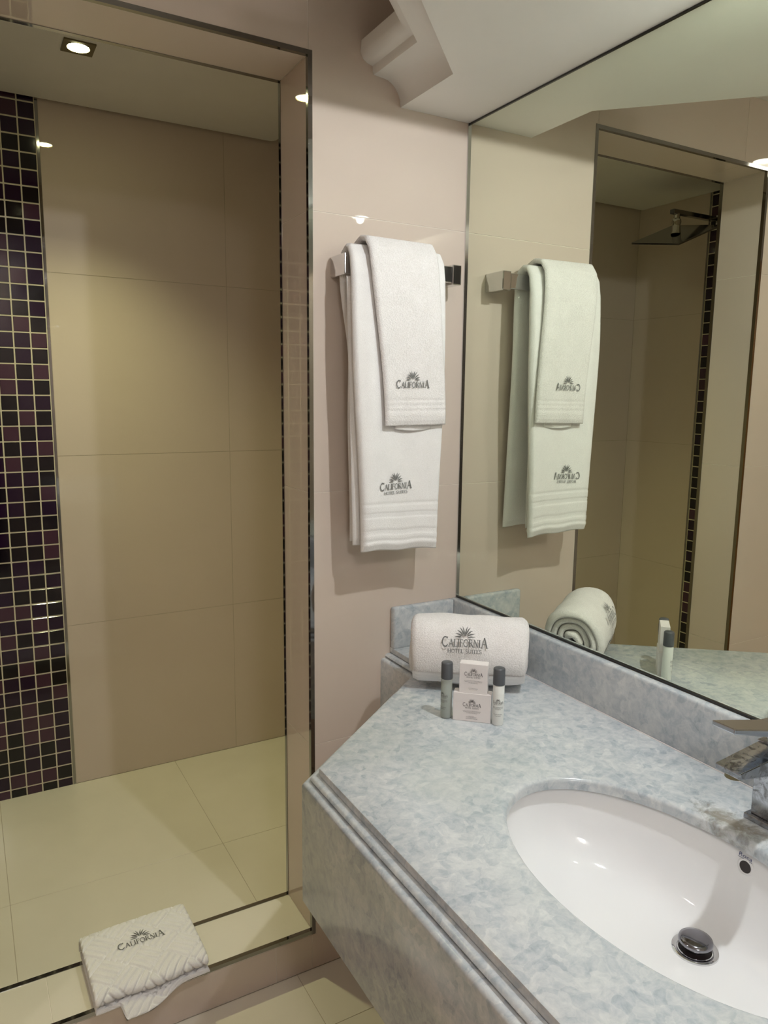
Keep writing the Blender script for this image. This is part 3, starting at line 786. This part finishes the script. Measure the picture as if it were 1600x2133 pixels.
# ------------------------------------------------------------------ rolled towel
RC = Vector((-0.1600, -0.2750, 0.0)); ax = Vector((0.809, -0.588, 0)); bk = Vector((0.588, 0.809, 0))
RR = 0.0750
rt = tag(empty('rolled_towel', (RC.x, RC.y, ZT)), 'thick white towel rolled up in the corner of the stone counter', 'towel')
def roll_pt(r, ph, u, sq=1.0):
    # ph = 0 faces the viewer, 90 deg = up
    zc = ZT+RR*1.035
    q = RC + ax*u - bk*(r*math.cos(ph)*1.0)
    z = zc + r*math.sin(ph)*1.035
    return Vector((q.x, q.y, max(z, ZT+0.0008)))
ph0 = math.radians(-58); TH = 0.0152; turns = 3.9; NT = int(turns*44)
HL = 0.119
sec = []
rows = []
us = [-1, -0.985, -0.955, -0.92, -0.9] + [-0.9+1.8*i/10 for i in range(1, 10)] + [0.9, 0.92, 0.955, 0.985, 1]
for i in range(NT+1):
    ph = ph0 + 2*PI*turns*i/NT
    ro = RR - TH*1.04*turns*i/NT
    if i < 6: ro -= 0.0
    thick = TH*(0.55+0.45*min(1, i/5))*(0.6+0.4*min(1, (NT-i)/5))
    ring = []
    shift = 0.006*math.sin(ph*0.7+1.0)*(i/NT) - 0.012*(i/NT)*0
    for side in (0, 1):
        for k in (range(len(us)) if side == 0 else range(len(us)-1, -1, -1)):
            e = us[k]
            edge = {1: 0.5, 0.985: 0.22, 0.955: 0.07}.get(abs(e), 0.0)
            r = ro - thick*edge*0.9 if side == 0 else ro - thick*0.95 + thick*edge*0.8
            wv = 0.0012*math.sin(e*9+ph*3) + 0.0010*math.sin(ph*5+e*3)
            tp = 1 - 0.085*max(0.0, (abs(e)-0.80)/0.20)**2*(1 if i < 50 else 0.4)
            ring.append(roll_pt(max(0.002, r*tp+wv), ph, e*(HL+0.004*math.sin(ph*1.3))+shift))
    rows.append(ring)
bm = grid_mesh(rows, close_v=True, caps=True)
obj('cloth', bm, 'terry', rt, smooth=True)
# narrow woven hem near the outer end of the roll
rows = []
for i in range(13):
    ph = math.radians(-50+24*i/12); 
    rr_ = RR+0.0010+0.0006*math.sin(PI*i/12*6)
    rows.append([roll_pt((rr_+0.0008*math.sin(e*9+ph*3))*(1-0.085*max(0.0, (abs(e)-0.80)/0.20)**2), ph, e*HL*0.975) for e in us])
# kept as a raised band that follows the cloth
bm = grid_mesh(rows)
obj('woven_border', bm, 'terry_fine', rt, smooth=True)
print_on('logo', logo_polys(0.094, True), lambda u, v: roll_pt(RR+0.0026, math.radians(19.0)+v/RR, u-0.009), 'logo', rt)

# ------------------------------------------------------------------ toiletries
fd = Vector((-0.588, -0.809, 0))   # direction towards the viewer
rt_dir = Vector((0.727, -0.686, 0)); fr_dir = Vector((-0.686, -0.727, 0))
def card_box(name, label, corner, w, dep, z0, h, logoW, rows, ly):
    e = tag(empty(name, (corner[0], corner[1], z0)), label, 'soap box', None)
    c = Vector((corner[0], corner[1], 0)); bdir = -fr_dir
    bm = bmesh.new()
    p = [c, c+rt_dir*w, c+rt_dir*w+bdir*dep, c+bdir*dep]
    lo = [bm.verts.new((q.x, q.y, z0)) for q in p]; hi = [bm.verts.new((q.x, q.y, z0+h)) for q in p]
    bm.faces.new(lo[::-1]); bm.faces.new(hi)
    for i in range(4): bm.faces.new((lo[i], lo[(i+1) % 4], hi[(i+1) % 4], hi[i]))
    bmesh.ops.recalc_face_normals(bm, faces=bm.faces); bevel(bm, 0.0006, 2)
    obj('carton', bm, 'card', e)
    # tuck flap on top with its two slits
    bm = bmesh.new()
    a = c+rt_dir*0.003; q = [a+bdir*0.0012, a+rt_dir*(w-0.006)+bdir*0.0012, a+rt_dir*(w-0.006)+bdir*(dep-0.001), a+bdir*(dep-0.001)]
    l2 = [bm.verts.new((v.x, v.y, z0+h)) for v in q]; h2 = [bm.verts.new((v.x, v.y, z0+h+0.0005)) for v in q]
    bm.faces.new(h2); bm.faces.new(l2[::-1])
    for i in range(4): bm.faces.new((l2[i], l2[(i+1) % 4], h2[(i+1) % 4], h2[i]))
    obj('tuck_flap', bm, 'card', e)
    mid = c+rt_dir*(w/2)
    fn = lambda u, v: mid+rt_dir*u+fr_dir*0.0004+Vector((0, 0, z0+v))
    print_on('logo', [[(a, b+ly) for a, b in q] for q in logo_polys(logoW, True)], fn, 'ink', e)
    print_on('small_print', bars(rows), fn, 'ink_light', e)
    return e
b0 = (-0.2959, -0.4142)
card_box('soap_carton', 'white soap carton lying lengthwise on the counter under the upright one', b0, 0.0715, 0.022, ZT+0.0002, 0.0555, 0.0345, [(0.0205, 0.034, 0.0007), (0.0185, 0.032, 0.0006), (0.0165, 0.020, 0.0006), (0.0105, 0.010, 0.0006), (0.0085, 0.021, 0.0007), (0.0055, 0.022, 0.0008)], 0.0300)
b1 = Vector((b0[0], b0[1], 0)) + rt_dir*0.0105 - fr_dir*0.001
card_box('soap_carton', 'white upright carton with logo balanced on top of the lower carton', (b1.x, b1.y), 0.0530, 0.020, ZT+0.0560, 0.0575, 0.0345, [(0.0245, 0.034, 0.0007), (0.0222, 0.032, 0.0006), (0.0200, 0.018, 0.0006), (0.0095, 0.018, 0.0006), (0.0072, 0.015, 0.0006)], 0.0345)
def bottle(name, label, x, y, mat, ang, liquid=False):
    e = tag(empty(name, (x, y, ZT)), label, 'bottle', 'toiletry bottles beside the cartons')
    r = 0.0108
    bm = bmesh.new()
    lathe(bm, [(r-0.003, 0.0), (r-0.0008, 0.0006), (r, 0.0030), (r, 0.0765), (r-0.0006, 0.0785), (r-0.003, 0.0800)], (x, y, ZT), 40)
    bo_ = obj('bottle_body', bm, mat, e, smooth=True, angle=50)
    bm = bmesh.new()
    lathe(bm, [(r+0.0003, 0.0785), (r+0.0006, 0.0795), (r+0.0002, 0.1085), (r-0.0008, 0.1102), (r-0.003, 0.1112), (0.002, 0.1115)], (x, y, ZT), 40)
    obj('cap', bm, 'cap', e, smooth=True, angle=50)
    if liquid:
        bm = bmesh.new()
        lathe(bm, [(r-0.0022, 0.0015), (r-0.0014, 0.003), (r-0.0014, 0.0700), (r-0.0016, 0.0702)], (x, y, ZT), 32)
        obj('liquid', bm, 'shampoo', e, smooth=True, angle=50)
    base = math.atan2(fd.y, fd.x)+ang
    fn = lambda u, v: Vector((x+(r+0.0003)*math.cos(base+u/r), y+(r+0.0003)*math.sin(base+u/r), ZT+v))
    W = 0.0215
    print_on('logo', [[(a, b+0.044) for a, b in q] for q in logo_polys(W, True)], fn, 'ink', e)
    print_on('small_print', bars([(0.0365, 0.021, 0.0006), (0.0345, 0.020, 0.0005), (0.0325, 0.012, 0.0005), (0.0225, 0.016, 0.0006), (0.0195, 0.011, 0.0007)]), fn, 'ink', e)
    return e
M['shampoo'] = plain('pale_shampoo', (0.72, 0.76, 0.70), 0.25, 0.0, **{'Transmission Weight': 0.35, 'IOR': 1.33})
bottle('toiletry_bottle', 'white bottle with grey cap right of the cartons', -0.2315, -0.4690, 'lotion', -0.06)
bottle('toiletry_bottle', 'clear bottle with grey cap left of the cartons', -0.3000, -0.3975, 'clear', -0.75, True)

# ------------------------------------------------------------------ folded bath mat on the shower sill
mat_e = tag(empty('folded_bath_mat', (-0.79, 0.08, CURB)), 'folded white bath mat with woven ridges lying on the shower sill', 'bath mat')
MO = Vector((-0.910, -0.018, CURB)); MW, MD = 0.245, 0.198
rot = math.radians(1.5); e1 = Vector((math.cos(rot), math.sin(rot), 0)); e2 = Vector((-math.sin(rot), math.cos(rot), 0))
def weave(a, b):
    c = 0.060; k = math.sqrt(0.5)
    p, q = (a+b)*k/c + 0.3, (b-a)*k/c + 0.15
    i, j = math.floor(p), math.floor(q)
    f = (p-i) if (i+j) % 2 else (q-j)
    g = (q-j) if (i+j) % 2 else (p-i)
    s = min(1.0, abs(math.sin(f*4.0*PI))*1.7)**0.7
    ed = min(1.0, min(g, 1-g)*14)**0.7
    return s*ed
TM = 0.0105
path = [(-0.030, 0.0068), (0.0, 0.0068), (MD-0.016, 0.0068), (MD-0.006, 0.0092), (MD-0.0035, 0.0145), (MD-0.008, 0.0195), (MD-0.016, 0.0215), (0.020, 0.0215), (0.010, 0.0225), (0.0035, 0.0265), (0.0025, 0.0315), (0.0065, 0.0365), (0.016, 0.0385), (MD-0.012, 0.0385), (MD+0.004, 0.0360), (MD+0.0115, 0.0280), (MD+0.0135, 0.0140), (MD+0.0135, 0.0020)]
L = [0]
for a, b in zip(path, path[1:]): L.append(L[-1]+math.hypot(b[0]-a[0], b[1]-a[1]))
tot = L[-1]; n = 400; pts = []
for i in range(n+1):
    s = tot*i/n; k = min(max(j for j in range(len(L)) if L[j] <= s+1e-9), len(path)-2); f = (s-L[k])/(L[k+1]-L[k])
    pts.append((path[k][0]+(path[k+1][0]-path[k][0])*f, path[k][1]+(path[k+1][1]-path[k][1])*f, s))
sm = []
for i in range(n+1):
    w = [pts[min(max(i+d, 0), n)] for d in (-4, -2, 0, 2, 4)]
    sm.append((sum(p[0] for p in w)/5, sum(p[1] for p in w)/5, pts[i][2]))
NX = 150
rows = []
for i, (v, z, s) in enumerate(sm):
    a = sm[max(i-2, 0)]; b = sm[min(i+2, n)]
    tv, tz = b[0]-a[0], b[1]-a[1]; l = math.hypot(tv, tz) or 1; nv, nz = -tz/l, tv/l
    ring = []
    for side in (1, -1):
        for j in range(NX+1):
            u = j/NX if side == 1 else 1-j/NX
            x = u*MW
            e = min(u, 1-u)*MW; er = min(1.0, e/0.006); ek = math.sqrt(max(0.04, 1-(1-er)**2))
            h = (TM/2 - 0.0048 + (0.0078*weave(x, s) if side == 1 else 0.0010))*ek
            en = min(1.0, 0.4+min(i, n-i)/8*0.6)
            vv = v + nv*side*h*en; zz = z + nz*side*h*en
            # gentle sag and lift of the pile
            top_w = smoothstep(0.022, 0.038, z)
            zz += 0.004*math.sin(u*PI)*top_w*smoothstep(0.0, 0.06, v) - 0.004*top_w*smoothstep(0.05, 0.0, v)*(1-math.sin(u*PI)*0.6)
            vv += 0.004*math.sin(u*9)*smoothstep(0.03, 0.0, v)
            # the loose lower flap hangs over the edge of the sill
            if s < 0.045:
                k = smoothstep(0.20, 0.23, u)*(1-smoothstep(0.40, 0.80, u))
                out = max(0.0, -v)
                vv = -out*(0.15+0.80*k) if v < 0 else vv
                zz = zz - (out*0.55*k)*0.9
                vv -= 0.006*k
            P = MO + e1*x + e2*vv + Vector((0, 0, zz))
            if P.y > -0.004 and P.y < DW+0.0035: P.z = max(P.z, CURB+0.0022)
            ring.append(P)
    rows.append(ring)
bm = grid_mesh(rows, close_v=True, caps=True)
mo = obj('cloth', bm, 'terry_fine', mat_e, smooth=True)
# embroidered name follows the ridges of the top layer
import mathutils.bvhtree as bvh
tree = bvh.BVHTree.FromPolygons([v.co.copy() for v in mo.data.vertices], [tuple(p.vertices) for p in mo.data.polygons])
def on_mat(u, v):
    P = MO + e1*(MW*0.50+u) + e2*(MD*0.55+v*0.95)
    zz = [tree.ray_cast(Vector((P.x+a*0.004, P.y+b*0.004, 0.5)), Vector((0, 0, -1)))[0] for a, b in ((0, 0), (1, 0), (-1, 0), (0, 1), (0, -1))]
    zz = [q.z for q in zz if q]
    return Vector((P.x, P.y, max(zz)+0.0006))
print_on('logo', logo_polys(0.105, False), on_mat, 'logo', mat_e)

# ------------------------------------------------------------------ shower head
sh = tag(empty('shower_head', (LX, 0.75, 2.18)), 'square chrome rain shower head on a straight arm, seen in the mirror', 'shower head')
boxo('wall_flange', (LX+0.0003, LX+0.010, 0.722, 0.778, 2.152, 2.208), 'chrome', sh, 0.0012, 2)
boxo('arm', (LX+0.010, -1.585, 0.738, 0.762, 2.172, 2.190), 'dark_chrome', sh, 0.0015, 2)
bm = bmesh.new(); lathe(bm, [(0.013, 0.0), (0.013, -0.018), (0.018, -0.022), (0.020, -0.034), (0.016, -0.046), (0.017, -0.050), (0.0185, -0.072), (0.020, -0.080)], (-1.615, 0.75, 2.174), 28)
obj('swivel_joint', bm, 'chrome', sh, smooth=True, angle=40)
bm = bmesh.new(); box(bm, -0.125, 0.125, -0.125, 0.125, -0.005, 0.003); bevel(bm, 0.0015, 2)
for v in bm.verts:      # the head hangs tipped on its swivel
    n_ = v.co.x*0.764 - v.co.y*0.645; l_ = v.co.x*0.645 + v.co.y*0.764
    v.co.z -= 0.42*n_ + 0.13*l_
bmesh.ops.translate(bm, verts=bm.verts, vec=(-1.618, 0.752, 2.092))
obj('head_plate', bm, 'dark_chrome', sh)
bpy.context.view_layer.update()
